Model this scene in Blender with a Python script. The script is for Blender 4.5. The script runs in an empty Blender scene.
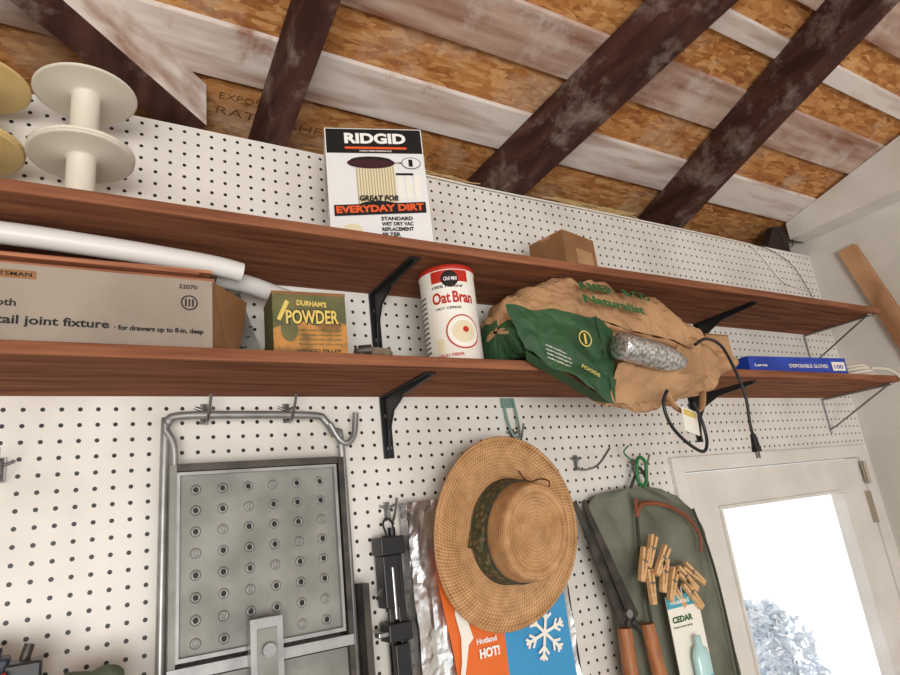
import bpy, math, random
from mathutils import Vector, Matrix, Euler, noise
random.seed(7)
SC=bpy.context.scene
def lin(c):
    c=c/255.0
    return c/12.92 if c<=0.04045 else ((c+0.055)/1.055)**2.4
def C(r,g,b): return (lin(r),lin(g),lin(b),1.0)

# ---------------------------------------------------------------- materials
def newmat(name):
    m=bpy.data.materials.new(name); m.use_nodes=True
    nt=m.node_tree; b=nt.nodes.get('Principled BSDF')
    return m,nt,b
def mat(name,c1,c2=None,rough=.6,metal=0.,scale=8.,stretch=(1,1,1),bump=0.,lo=.35,hi=.65,detail=5,spec=.4,bscale=None,c3=None,c3lo=.58,c3hi=.7,c3scale=7):
    m,nt,b=newmat(name)
    b.inputs['Roughness'].default_value=rough; b.inputs['Metallic'].default_value=metal
    b.inputs['Specular IOR Level'].default_value=spec
    b.inputs['Base Color'].default_value=c1
    if c2 is None and bump==0: return m
    tc=nt.nodes.new('ShaderNodeTexCoord'); mp=nt.nodes.new('ShaderNodeMapping')
    mp.inputs['Scale'].default_value=stretch
    nt.links.new(tc.outputs['Object'],mp.inputs['Vector'])
    n=nt.nodes.new('ShaderNodeTexNoise'); n.inputs['Scale'].default_value=scale; n.inputs['Detail'].default_value=detail
    nt.links.new(mp.outputs[0],n.inputs['Vector'])
    if c2 is not None:
        r=nt.nodes.new('ShaderNodeValToRGB')
        r.color_ramp.elements[0].position=lo; r.color_ramp.elements[1].position=hi
        r.color_ramp.elements[0].color=c1; r.color_ramp.elements[1].color=c2
        nt.links.new(n.outputs['Fac'],r.inputs[0]); out=r.outputs[0]
        if c3 is not None:
            n3=nt.nodes.new('ShaderNodeTexNoise'); n3.inputs['Scale'].default_value=c3scale; n3.inputs['Detail'].default_value=8; n3.inputs['Roughness'].default_value=.7
            nt.links.new(tc.outputs['Object'],n3.inputs['Vector'])
            mr=nt.nodes.new('ShaderNodeMapRange'); mr.inputs[1].default_value=c3lo; mr.inputs[2].default_value=c3hi; nt.links.new(n3.outputs['Fac'],mr.inputs[0])
            mx=nt.nodes.new('ShaderNodeMix'); mx.data_type='RGBA'; nt.links.new(mr.outputs[0],mx.inputs[0]); nt.links.new(out,mx.inputs[6]); mx.inputs[7].default_value=c3; out=mx.outputs[2]
        nt.links.new(out,b.inputs['Base Color'])
    if bump:
        src=n
        if bscale:
            src=nt.nodes.new('ShaderNodeTexNoise'); src.inputs['Scale'].default_value=bscale
            nt.links.new(mp.outputs[0],src.inputs['Vector'])
        bp=nt.nodes.new('ShaderNodeBump'); bp.inputs['Strength'].default_value=bump; bp.inputs['Distance'].default_value=.01
        nt.links.new(src.outputs['Fac'],bp.inputs['Height']); nt.links.new(bp.outputs[0],b.inputs['Normal'])
    return m
def M_(nt,op,a,b=None):
    n=nt.nodes.new('ShaderNodeMath'); n.operation=op
    for i,x in enumerate((a,b)):
        if x is None: continue
        if isinstance(x,(int,float)): n.inputs[i].default_value=x
        else: nt.links.new(x,n.inputs[i])
    return n.outputs[0]

def pegmat():
    m,nt,b=newmat('pegboard_white'); b.inputs['Roughness'].default_value=.45
    tc=nt.nodes.new('ShaderNodeTexCoord'); sp=nt.nodes.new('ShaderNodeSeparateXYZ'); nt.links.new(tc.outputs['Object'],sp.inputs[0])
    P=.0254
    fx=M_(nt,'SUBTRACT',M_(nt,'FRACT',M_(nt,'DIVIDE',M_(nt,'ADD',sp.outputs[0],10*P),P)),.5)
    fz=M_(nt,'SUBTRACT',M_(nt,'FRACT',M_(nt,'DIVIDE',sp.outputs[2],P)),.5)
    d=M_(nt,'SQRT',M_(nt,'ADD',M_(nt,'MULTIPLY',fx,fx),M_(nt,'MULTIPLY',fz,fz)))
    hole=M_(nt,'LESS_THAN',d,.136)
    n=nt.nodes.new('ShaderNodeTexNoise'); n.inputs['Scale'].default_value=5; n.inputs['Detail'].default_value=6
    nt.links.new(tc.outputs['Object'],n.inputs['Vector'])
    r=nt.nodes.new('ShaderNodeValToRGB'); r.color_ramp.elements[0].position=.3; r.color_ramp.elements[1].position=.6
    r.color_ramp.elements[0].color=C(208,202,192); r.color_ramp.elements[1].color=C(230,226,219)
    nt.links.new(n.outputs['Fac'],r.inputs[0])
    mx=nt.nodes.new('ShaderNodeMix'); mx.data_type='RGBA'
    nt.links.new(hole,mx.inputs[0]); nt.links.new(r.outputs[0],mx.inputs[6]); mx.inputs[7].default_value=C(30,23,20)
    nt.links.new(mx.outputs[2],b.inputs['Base Color'])
    return m
def osbmat():
    m,nt,b=newmat('osb'); b.inputs['Roughness'].default_value=.8; b.inputs['Specular IOR Level'].default_value=.2
    tc=nt.nodes.new('ShaderNodeTexCoord')
    nz=nt.nodes.new('ShaderNodeTexNoise'); nz.inputs['Scale'].default_value=14; nt.links.new(tc.outputs['Object'],nz.inputs['Vector'])
    outs=[]
    for i,(ang,sc) in enumerate([(12,(10,38,10)),(-38,(12,42,12)),(65,(10,36,10))]):
        mp=nt.nodes.new('ShaderNodeMapping'); mp.inputs['Rotation'].default_value=(0,0,math.radians(ang)); mp.inputs['Scale'].default_value=sc
        nt.links.new(tc.outputs['Object'],mp.inputs[0])
        ad=nt.nodes.new('ShaderNodeVectorMath'); ad.operation='ADD'; s_=nt.nodes.new('ShaderNodeVectorMath'); s_.operation='SCALE'; s_.inputs['Scale'].default_value=.5
        nt.links.new(nz.outputs['Color'],s_.inputs[0]); nt.links.new(mp.outputs[0],ad.inputs[0]); nt.links.new(s_.outputs[0],ad.inputs[1])
        v=nt.nodes.new('ShaderNodeTexVoronoi'); v.inputs['Scale'].default_value=2.4; nt.links.new(ad.outputs[0],v.inputs['Vector'])
        bw=nt.nodes.new('ShaderNodeSeparateXYZ'); nt.links.new(v.outputs['Color'],bw.inputs[0]); outs.append(bw)
    def mix(f,a,b_):
        mx=nt.nodes.new('ShaderNodeMix'); nt.links.new(f,mx.inputs[0]); nt.links.new(a,mx.inputs[2]); nt.links.new(b_,mx.inputs[3]); return mx.outputs[0]
    m1=mix(M_(nt,'GREATER_THAN',outs[0].outputs[1],.55),outs[0].outputs[0],outs[1].outputs[0])
    m2=mix(M_(nt,'GREATER_THAN',outs[2].outputs[1],.7),m1,outs[2].outputs[0])
    fine=nt.nodes.new('ShaderNodeTexNoise'); fine.inputs['Scale'].default_value=60; fine.inputs['Detail'].default_value=4; nt.links.new(tc.outputs['Object'],fine.inputs['Vector'])
    big=nt.nodes.new('ShaderNodeTexNoise'); big.inputs['Scale'].default_value=3; nt.links.new(tc.outputs['Object'],big.inputs['Vector'])
    f=M_(nt,'ADD',M_(nt,'MULTIPLY',m2,.48),M_(nt,'ADD',M_(nt,'MULTIPLY',fine.outputs['Fac'],.32),M_(nt,'MULTIPLY',big.outputs['Fac'],.34)))
    r=nt.nodes.new('ShaderNodeValToRGB')
    el=r.color_ramp.elements; el[0].position=.2; el[0].color=C(122,74,40); el[1].position=.95; el[1].color=C(224,178,122)
    e=el.new(.4); e.color=C(166,108,60); e=el.new(.65); e.color=C(194,136,80)
    nt.links.new(f,r.inputs[0])
    n3=nt.nodes.new('ShaderNodeTexNoise'); n3.inputs['Scale'].default_value=4.5; n3.inputs['Detail'].default_value=9; n3.inputs['Roughness'].default_value=.7; nt.links.new(tc.outputs['Object'],n3.inputs['Vector'])
    mr=nt.nodes.new('ShaderNodeMapRange'); mr.inputs[1].default_value=.52; mr.inputs[2].default_value=.74; mr.inputs[4].default_value=.75; nt.links.new(n3.outputs['Fac'],mr.inputs[0])
    mx=nt.nodes.new('ShaderNodeMix'); mx.data_type='RGBA'; nt.links.new(mr.outputs[0],mx.inputs[0]); nt.links.new(r.outputs[0],mx.inputs[6]); mx.inputs[7].default_value=C(208,186,164)
    nt.links.new(mx.outputs[2],b.inputs['Base Color'])
    return m
def strawmat():
    m,nt,b=newmat('woven_straw'); b.inputs['Roughness'].default_value=.6
    tc=nt.nodes.new('ShaderNodeTexCoord'); sp=nt.nodes.new('ShaderNodeSeparateXYZ'); nt.links.new(tc.outputs['Object'],sp.inputs[0])
    x,z,y=sp.outputs[0],sp.outputs[1],sp.outputs[2]
    rad=M_(nt,'SQRT',M_(nt,'ADD',M_(nt,'MULTIPLY',x,x),M_(nt,'MULTIPLY',M_(nt,'MULTIPLY',z,z),.76)))
    ang=M_(nt,'ARCTAN2',z,x)
    rr=M_(nt,'SUBTRACT',rad,M_(nt,'MULTIPLY',y,.9))
    w1=M_(nt,'SINE',M_(nt,'MULTIPLY',rr,1100))
    w2=M_(nt,'SINE',M_(nt,'ADD',M_(nt,'MULTIPLY',ang,150),M_(nt,'MULTIPLY',rr,550)))
    h=M_(nt,'ADD',M_(nt,'MULTIPLY',w1,.35),M_(nt,'MULTIPLY',w2,.55))
    f=M_(nt,'ADD',M_(nt,'MULTIPLY',h,.34),.5)
    n=nt.nodes.new('ShaderNodeTexNoise'); n.inputs['Scale'].default_value=45; nt.links.new(tc.outputs['Object'],n.inputs['Vector'])
    f2=M_(nt,'ADD',M_(nt,'MULTIPLY',f,.55),M_(nt,'MULTIPLY',n.outputs['Fac'],.45))
    r=nt.nodes.new('ShaderNodeValToRGB'); el=r.color_ramp.elements
    el[0].position=.25; el[0].color=C(134,92,56); el[1].position=.75; el[1].color=C(214,168,116)
    e=el.new(.5); e.color=C(182,138,92)
    nt.links.new(f2,r.inputs[0]); nt.links.new(r.outputs[0],b.inputs['Base Color'])
    bp=nt.nodes.new('ShaderNodeBump'); bp.inputs['Strength'].default_value=.4; bp.inputs['Distance'].default_value=.002
    nt.links.new(h,bp.inputs['Height']); nt.links.new(bp.outputs[0],b.inputs['Normal'])
    return m
def glassmat():
    m,nt,b=newmat('window_glass'); nt.nodes.remove(b)
    o=[n for n in nt.nodes if n.type=='OUTPUT_MATERIAL'][0]
    t=nt.nodes.new('ShaderNodeBsdfTransparent'); g=nt.nodes.new('ShaderNodeBsdfGlossy'); g.inputs['Roughness'].default_value=.05
    mx=nt.nodes.new('ShaderNodeMixShader'); mx.inputs[0].default_value=.05
    nt.links.new(t.outputs[0],mx.inputs[1]); nt.links.new(g.outputs[0],mx.inputs[2]); nt.links.new(mx.outputs[0],o.inputs[0])
    return m
def vorpat(name,c1,c2,scale,rough=.6,metal=0,bump=0,lo=.2,hi=.5):
    m,nt,b=newmat(name); b.inputs['Roughness'].default_value=rough; b.inputs['Metallic'].default_value=metal
    tc=nt.nodes.new('ShaderNodeTexCoord'); v=nt.nodes.new('ShaderNodeTexVoronoi'); v.inputs['Scale'].default_value=scale
    nt.links.new(tc.outputs['Object'],v.inputs['Vector'])
    r=nt.nodes.new('ShaderNodeValToRGB'); r.color_ramp.elements[0].color=c1; r.color_ramp.elements[1].color=c2
    r.color_ramp.elements[0].position=lo; r.color_ramp.elements[1].position=hi
    nt.links.new(v.outputs['Distance'],r.inputs[0]); nt.links.new(r.outputs[0],b.inputs['Base Color'])
    if bump:
        bp=nt.nodes.new('ShaderNodeBump'); bp.inputs['Strength'].default_value=bump; bp.inputs['Distance'].default_value=.003
        nt.links.new(v.outputs['Distance'],bp.inputs['Height']); nt.links.new(bp.outputs[0],b.inputs['Normal'])
    return m

PEG=pegmat(); OSB=osbmat(); STRAW=strawmat(); GLASS=glassmat()
WHITEWALL=mat('plaster_white',C(200,195,186),C(222,217,209),scale=3,rough=.8,bump=.1)
CONC=mat('concrete',C(150,145,138),C(175,170,162),scale=4,rough=.9)
SHELF=mat('shelf_wood',C(104,62,44),C(154,102,74),scale=5,stretch=(1,14,14),rough=.85,bump=.05,lo=.3,hi=.7,spec=.12)
RAFT=mat('rafter_dark',C(54,32,26),C(92,60,50),scale=4,stretch=(8,1.2,8),rough=.75,bump=.1,lo=.35,hi=.8,spec=.2,c3=C(172,156,146),c3lo=.52,c3hi=.86,c3scale=9)
BOARD=mat('board_whitewashed',C(166,134,116),C(224,214,206),scale=3,stretch=(1,7,7),rough=.85,bump=.1,lo=.3,hi=.58,c3=C(150,100,70),c3lo=.58,c3hi=.72,c3scale=5)
BOARDP=mat('board_pinkish',C(134,86,64),C(200,174,158),scale=3,stretch=(1.2,9,9),rough=.85,bump=.1,lo=.3,hi=.7,c3=C(214,204,196),c3lo=.52,c3hi=.7,c3scale=4)
GAPDARK=mat('gap_shade_dark',C(30,20,16),C(54,38,30),scale=12,rough=.9)  # near-black tone: shade of the wall-top gap put into the colour
BLACK=mat('black_metal',C(22,22,24),rough=.45)
BLKPL=mat('black_plastic',C(28,28,30),rough=.4)
STEEL=mat('steel',C(150,150,150),rough=.35,metal=.9)
GALV=mat('grey_enamel',C(122,122,116),C(146,146,140),scale=14,rough=.5,metal=.25)
TUBEM=mat('tube_aluminium',C(142,142,142),C(168,168,166),scale=20,rough=.4,metal=.6)
DARKST=mat('dark_steel',C(60,58,56),C(90,84,78),scale=25,rough=.5,metal=.6)
CARD=mat('cardboard',C(164,124,86),C(184,144,104),scale=12,rough=.85)
CARDG=mat('cardboard_greyed',C(140,128,116),C(160,148,134),scale=6,rough=.85)
CARDK=mat('kraft_brown',C(130,92,58),C(152,110,72),scale=10,rough=.85)
BAGB=mat('paper_brown',C(160,122,86),C(190,150,110),scale=9,rough=.8,bump=.2,bscale=25)
BAGG=mat('paper_green',C(38,72,44),C(56,92,58),scale=9,rough=.65,bump=.2,bscale=25)
GTEXT=mat('green_print',C(52,92,50),rough=.8)
WHITE=mat('white_print',C(238,236,232),rough=.6)
OFFW=mat('offwhite_print',C(236,232,222),rough=.5)
BOXW=mat('white_box',C(226,226,226),rough=.45)
BLKP=mat('black_print',C(20,18,18),rough=.5)
INK=mat('stamp_ink',C(98,64,40),C(150,98,56),scale=40,rough=.85)
RED=mat('red_print',C(186,44,30),rough=.5)
ORANGE=mat('orange_print',C(226,90,40),rough=.5)
YEL=mat('yellow_print',C(216,190,100),rough=.6)
MAROON=mat('maroon_rubber',C(62,24,32),rough=.5)
PLEAT=mat('cream_pleats',C(222,210,176),rough=.6)
SPW=mat('spool_plastic',C(214,208,192),C(226,220,206),scale=9,rough=.5)
SPY=mat('spool_yellowed',C(206,176,114),C(222,196,138),scale=9,rough=.5)
PVC=mat('pvc_white',C(222,220,216),rough=.35)
SHING=mat('cedar_shim',C(136,82,56),C(180,120,86),scale=6,stretch=(1,20,20),rough=.75)
BLUE=mat('blue_box',C(24,52,150),C(36,70,176),scale=20,rough=.4)
ROPE=mat('cotton_rope',C(214,206,192),rough=.9)
RUST=mat('rusty_metal',C(96,78,62),C(140,124,108),scale=60,rough=.5,metal=.5)
TINGR=mat('tin_olive',C(86,88,56),C(112,108,66),scale=20,rough=.7)
TINOR=mat('tin_orange',C(118,88,48),C(190,134,68),scale=30,rough=.7,lo=.4,hi=.6)
FOIL=mat('foil_silver',C(206,206,206),C(232,232,232),scale=14,rough=.25,metal=.9,bump=.6,bscale=22)
BAGO=mat('bag_orange',C(222,108,44),rough=.4)
BAGBL=mat('bag_blue',C(60,146,196),rough=.4)
DUCT=vorpat('ribbed_metal',C(226,226,224),C(150,150,150),150,rough=.28,metal=.8,bump=.35,lo=.3,hi=.8)
BANDF=vorpat('band_paisley',C(136,116,78),C(70,72,48),90,rough=.8,lo=.2,hi=.5)
APR=mat('canvas_grey_green',C(92,96,82),C(122,124,108),scale=8,rough=.9,bump=.2,bscale=60)
APRD=mat('canvas_seam',C(60,62,52),rough=.9)
LEATH=mat('leather_strap',C(112,60,38),C(140,78,50),scale=20,rough=.5)
PINW=mat('pin_wood',C(200,158,110),C(218,178,130),scale=30,stretch=(1,1,5),rough=.6)
WHAND=mat('handle_wood',C(140,88,52),C(172,112,70),scale=18,stretch=(6,6,1),rough=.5)
GREENP=mat('green_plastic',C(40,110,60),rough=.4)
TEAL=mat('pack_teal',C(70,160,180),rough=.3)
CYAN=mat('bottle_clear',C(176,214,214),rough=.15)
DOORW=mat('door_paint',C(212,208,200),C(226,222,216),scale=7,rough=.5)
HINGE=mat('hinge_metal',C(170,160,144),rough=.5,metal=.5)
LEAF=mat('shrub_leaves',C(214,226,238),C(246,249,252),scale=10,rough=.8)
BARK=mat('shrub_bark',C(190,190,196),rough=.9)
CLOTHG=mat('cloth_green',C(100,116,96),rough=.9)
STRAWT=mat('dry_grass',C(190,160,110),rough=.9)
CABW=mat('cabinet_paint',C(200,196,188),rough=.6)
NAVY=mat('navy_plastic',C(34,38,60),rough=.5)
PALEW=mat('pale_plank',C(150,104,70),C(196,150,110),scale=5,stretch=(8,2,1),rough=.8)

# ---------------------------------------------------------------- mesh builder
def catmull(pts,k=6,closed=False):
    P=[Vector(p) for p in pts]; n=len(P); out=[]
    segs=n if closed else n-1
    for i in range(segs):
        if closed: a,b,c,d=P[(i-1)%n],P[i],P[(i+1)%n],P[(i+2)%n]
        else: a,b,c,d=P[max(i-1,0)],P[i],P[i+1],P[min(i+2,n-1)]
        for j in range(k):
            t=j/k
            out.append(.5*((2*b)+(c-a)*t+(2*a-5*b+4*c-d)*t*t+(3*b-a-3*c+d)*t**3))
    if not closed: out.append(P[-1])
    return out
class MB:
    def __init__(s): s.V=[];s.F=[];s.I=[];s.S=[];s.mats=[]
    def mi(s,m):
        if m not in s.mats: s.mats.append(m)
        return s.mats.index(m)
    def add(s,V,F,m,M=None,sm=False):
        o=len(s.V)
        for v in V:
            v=Vector(v); s.V.append(M@v if M else v)
        ml=isinstance(m,list)
        for k,f in enumerate(F):
            s.F.append([i+o for i in f]); s.I.append(s.mi(m[k] if ml else m)); s.S.append(sm)
    def box(s,c,sz,m,R=(0,0,0),M=None):
        a,b,d=[x/2 for x in sz]
        V=[(x,y,z) for x in(-a,a) for y in(-b,b) for z in(-d,d)]
        F=[(0,1,3,2),(4,6,7,5),(0,4,5,1),(2,3,7,6),(0,2,6,4),(1,5,7,3)]
        T=Matrix.Translation(c)@Euler([math.radians(r) for r in R]).to_matrix().to_4x4()
        s.add(V,F,m,(M@T) if M else T)
    def b2(s,x0,x1,y0,y1,z0,z1,m,M=None): s.box(((x0+x1)/2,(y0+y1)/2,(z0+z1)/2),(x1-x0,y1-y0,z1-z0),m,M=M)
    def cyl(s,p0,p1,r0,m,r1=None,n=16,M=None,sm=True,caps=True):
        p0=Vector(p0);p1=Vector(p1); r1=r0 if r1 is None else r1
        d=(p1-p0).normalized(); q=d.to_track_quat('Z','Y').to_matrix()
        V=[];
        for p,r in((p0,r0),(p1,r1)):
            for i in range(n):
                a=2*math.pi*i/n; V.append(p+q@Vector((math.cos(a)*r,math.sin(a)*r,0)))
        s.add(V,[(i,(i+1)%n,n+(i+1)%n,n+i) for i in range(n)],m,M,sm)
        if caps: s.add(V,[tuple(reversed(range(n))),tuple(range(n,2*n))],m,M)
    def tube(s,pts,r,m,n=8,k=6,closed=False,M=None,flat=1.0,raw=False):
        P=[Vector(p) for p in pts] if raw else catmull(pts,k,closed)
        N=len(P); V=[]; up=None
        for i,p in enumerate(P):
            if closed: d=(P[(i+1)%N]-P[i-1]).normalized()
            else: d=(P[min(i+1,N-1)]-P[max(i-1,0)]).normalized()
            if up is None:
                up=Vector((0,0,1)) if abs(d.z)<.9 else Vector((0,1,0))
            u=(up-d*up.dot(d)).normalized(); w=d.cross(u); up=u
            rr=r if not callable(r) else r(i/(N-1))
            for j in range(n):
                a=2*math.pi*j/n; V.append(p+u*math.cos(a)*rr*flat+w*math.sin(a)*rr)
        F=[]
        for i in range(N if closed else N-1):
            i2=(i+1)%N
            for j in range(n): F.append((i*n+j,i*n+(j+1)%n,i2*n+(j+1)%n,i2*n+j))
        s.add(V,F,m,M,True)
        if not closed: s.add(V,[tuple(reversed(range(n))),tuple(range((N-1)*n,N*n))],m,M)
    def lathe(s,prof,m,M=None,n=40,sx=1,sy=1,sm=True):
        V=[(r*sx*math.cos(2*math.pi*j/n),r*sy*math.sin(2*math.pi*j/n),z) for r,z in prof for j in range(n)]
        F=[];ms=[]
        for i in range(len(prof)-1):
            for j in range(n):
                F.append((i*n+j,i*n+(j+1)%n,(i+1)*n+(j+1)%n,(i+1)*n+j)); ms.append(m[i] if isinstance(m,list) else m)
        s.add(V,F,ms,M,sm)
    def loft(s,rings,m,M=None,sm=True,cap0=True,cap1=True,mf=None):
        n=len(rings[0]); V=[p for r in rings for p in r]; F=[];ms=[]
        for i in range(len(rings)-1):
            for j in range(n):
                f=(i*n+j,i*n+(j+1)%n,(i+1)*n+(j+1)%n,(i+1)*n+j); F.append(f)
                if mf:
                    c=sum((Vector(V[q]) for q in f),Vector())/4; ms.append(mf(c))
                else: ms.append(m)
        s.add(V,F,ms,M,sm)
        if cap0: s.add(rings[0],[tuple(reversed(range(n)))],m,M)
        if cap1: s.add(rings[-1],[tuple(range(n))],m,M)
    def prism(s,poly,ax,a,b,m,M=None):
        def P(u,v,w):
            return {'x':(w,u,v),'y':(u,w,v),'z':(u,v,w)}[ax]
        n=len(poly); V=[P(u,v,a) for u,v in poly]+[P(u,v,b) for u,v in poly]
        F=[tuple(range(n)),tuple(reversed(range(n,2*n)))]+[(i,n+i,n+(i+1)%n,(i+1)%n) for i in range(n)]
        s.add(V,F,m,M)
    def text(s,body,x,z,w,m,y=0,h=None,bold=.02,M=None,bend=None,shear=0,align='L',ang=0):
        cu=bpy.data.curves.new('t','FONT'); cu.body=body; cu.size=1; cu.offset=bold; cu.shear=shear; cu.resolution_u=3
        ob=bpy.data.objects.new('t',cu); SC.collection.objects.link(ob)
        dg=bpy.context.evaluated_depsgraph_get(); dg.update()
        me=bpy.data.meshes.new_from_object(ob.evaluated_get(dg))
        vs=[v.co.copy() for v in me.vertices]; fs=[tuple(p.vertices) for p in me.polygons]
        bpy.data.objects.remove(ob); bpy.data.curves.remove(cu); bpy.data.meshes.remove(me)
        if not vs: return
        x0=min(v.x for v in vs);x1=max(v.x for v in vs);z0=min(v.y for v in vs);z1=max(v.y for v in vs)
        k=w/(x1-x0); kh=k if h is None else h/(z1-z0)
        ca,sa=math.cos(math.radians(ang)),math.sin(math.radians(ang))
        V=[]
        for v in vs:
            px=(v.x-x0)*k; pz=(v.y-z0)*kh
            px,pz=px*ca-pz*sa,px*sa+pz*ca
            p=Vector((x+px,y,z+pz))
            if bend: p=bend(p)
            V.append(p)
        s.add(V,fs,m,M)
    def build(s,name,M=None,origin=None,bevel=0):
        me=bpy.data.meshes.new(name)
        if M is None:
            if origin is None:
                lo=Vector([min(v[i] for v in s.V) for i in range(3)]);hi=Vector([max(v[i] for v in s.V) for i in range(3)])
                origin=(lo+hi)/2
            origin=Vector(origin); V=[v-origin for v in s.V]; M=Matrix.Translation(origin)
        else: V=s.V
        me.from_pydata([tuple(v) for v in V],[],s.F)
        for m in s.mats: me.materials.append(m)
        me.polygons.foreach_set('material_index',s.I); me.polygons.foreach_set('use_smooth',s.S)
        me.update()
        ob=bpy.data.objects.new(name,me); ob.matrix_world=M; SC.collection.objects.link(ob)
        if bevel:
            bv=ob.modifiers.new('bevel','BEVEL'); bv.width=bevel; bv.segments=2; bv.limit_method='ANGLE'; bv.angle_limit=math.radians(50)
        return ob

XR=2.367; XL=-2.4; YF=-4.2
SL=math.tan(math.radians(14))
def roofz(y): return 2.70-SL*y
# ---------------------------------------------------------------- room shell
WT=2.566
b=MB()
b.b2(XL,1.357,0,.04,0,WT,PEG); b.b2(1.357,2.33,0,.04,1.852,WT,PEG); b.b2(2.33,XR,0,.04,0,WT,PEG)
b.build('wall_back',origin=(0,0,0))
b=MB(); b.prism([(.04,0),(YF,0),(YF,roofz(YF)),(.04,roofz(.04))],'x',XR,XR+.1,WHITEWALL); b.prism([(.04,2.35),(.4,2.35),(.4,roofz(.4)),(.04,roofz(.04))],'x',XR,XR+.1,WHITEWALL); b.build('wall_right')
b=MB(); b.prism([(.4,0),(YF,0),(YF,roofz(YF)),(.4,roofz(.4))],'x',XL-.1,XL,WHITEWALL); b.build('wall_left')
b=MB(); b.b2(XL-.1,XR+.1,YF-.1,.04,-.1,0,CONC); b.build('floor')
b=MB(); b.prism([(.45,roofz(.45)),(YF,roofz(YF)),(YF,roofz(YF)+.02),(.45,roofz(.45)+.02)],'x',XL-.1,XR+.1,OSB)
def stamp(t,x,yy,w,h):
    b.text(t,x,0,w,INK,h=h,bold=-.005,bend=lambda p:Vector((p.x,yy-p.z,roofz(yy-p.z)-.0015)))
stamp('RATED SHEATHING 24/16',.24,.085,.55,.020); stamp('EXPOSURE 1',.24,.045,.16,.016)
stamp('7/16 INCH',1.7,.05,.2,.02)
b.build('ceiling')
b=MB(); b.b2(XL-.1,XR+.1,YF-.1,YF,2.35,roofz(YF),WHITEWALL); b.build('wall_front')
b=MB(); b.b2(XL,XR,.36,.39,2.35,roofz(.4)+.0,BOARDP); b.b2(XL,XR,.042,.36,2.40,2.42,RAFT); b.build('eave_light_block')  # unseen eave boards, added to block light behind the wall top
# dark piece coloured as the shade of a gap, right end of wall top
b=MB(); b.prism([(2.11,WT+.0005),(2.262,WT+.0005),(2.262,2.675),(2.19,2.665),(2.15,2.61)],'y',.006,.034,GAPDARK); b.build('gap_shade_piece')
def board(y0,y1,m,dz=0.012,x0=XL,x1=XR,sk=0):
    b=MB()
    def ring(x,k): 
        a0,a1=y0+k,y1+k
        return [(x,a0,roofz(a0)-.001),(x,a1,roofz(a1)-.001),(x,a1,roofz(a1)-.001-dz),(x,a0,roofz(a0)-.001-dz)]
    b.loft([ring(x0,-sk),ring(x1,sk)],m,sm=False)
    b.build('roof_board',origin=((x0+x1)/2,(y0+y1)/2,roofz((y0+y1)/2)),bevel=.002)
for y0,y1,m,sk in [(-.012,-.13,BOARD,.006),(-.24,-.365,BOARDP,-.012),(-.48,-.53,BOARD,.014),(-.60,-.72,BOARDP,0),(-.84,-.96,BOARD,.01),(-1.08,-1.2,BOARDP,0),(-1.32,-1.44,BOARD,0),(-1.56,-1.7,BOARD,0),(-1.9,-2.04,BOARDP,0),(-2.2,-2.34,BOARD,0),(-2.6,-2.74,BOARD,0),(-3.,-3.14,BOARDP,0)]:
    board(y0,y1,m,sk=sk)
def rafter(xa,xb,m,w=.048,y0=.33,y1=-4.1,hd=.118,name='rafter'):
    b=MB()
    def ring(y,x):
        zt=roofz(y)-.0135
        return [(x-w/2,y,zt),(x+w/2,y,zt),(x+w/2,y,zt-hd),(x-w/2,y,zt-hd)]
    k=(xb-xa)/(-.7)
    b.loft([ring(y0,xa+k*y0),ring(y1,xa+k*y1)],m,sm=False)
    b.build(name,bevel=.003)
rafter(.345,.347,RAFT,w=.052)
rafter(.975,1.13,RAFT,w=.078)
rafter(1.615,1.52,RAFT,w=.07)
for x in (-.9,-1.5,-2.1): rafter(x,x,RAFT)
b=MB()
p0=Vector((.19,.035,0)); p1=Vector((-.43,-.42,0)); dv=(p1-p0).normalized(); nv=Vector((-dv.y,dv.x,0))*.032
def br(p,sgn,off): q=p+nv*sgn; return Vector((q.x,q.y,roofz(q.y)-.0135-off))
b.add([br(p0,-1,0),br(p0,1,0),br(p1,1,0),br(p1,-1,0),br(p0,-1,.10),br(p0,1,.10),br(p1,1,.10),br(p1,-1,.10)],
      [(0,1,2,3),(4,7,6,5),(0,4,5,1),(2,6,7,3),(0,3,7,4),(1,5,6,2)],[BOARD,RAFT,BOARD,BOARD,BOARD,BOARD])
b.build('roof_brace',bevel=.002)
b=MB(); b.prism([(-.002,2.62),(-4.0,2.62),(-4.0,roofz(-4.0)-.015),(-.002,roofz(0)-.015)],'x',XR-.10,XR-.001,DOORW); b.build('trim_3')
# ---------------------------------------------------------------- door
b=MB()
b.b2(1.357,1.402,-.012,.04,0,1.852,DOORW); b.b2(2.285,2.33,-.012,.04,0,1.852,DOORW); b.b2(1.4025,2.2845,-.012,.04,1.812,1.852,DOORW)
b.build('door_frame',bevel=.002)
b=MB()
b.b2(1.405,1.5105,-.004,.032,.02,1.809,DOORW); b.b2(2.1335,2.282,-.004,.032,.02,1.809,DOORW)
b.b2(1.511,2.133,-.004,.032,1.7155,1.809,DOORW); b.b2(1.511,2.133,-.004,.032,.02,.85,DOORW)
for x0,x1,z0,z1 in [(1.511,1.52,.861,1.705),(2.124,2.133,.861,1.705),(1.511,2.133,1.706,1.715),(1.511,2.133,.851,.86)]:
    b.b2(x0,x1,-.010,.03,z0,z1,DOORW)
b.b2(1.521,2.123,.012,.016,.861,1.705,GLASS)
for z in (1.76,1.0,.2):
    b.b2(2.27,2.30,-.016,-.0125,z-.035,z+.035,HINGE); b.cyl((2.284,-.018,z-.037),(2.284,-.018,z+.037),.005,HINGE)
b.b2(2.262,2.274,-.018,-.0045,1.60,1.70,HINGE)
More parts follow.
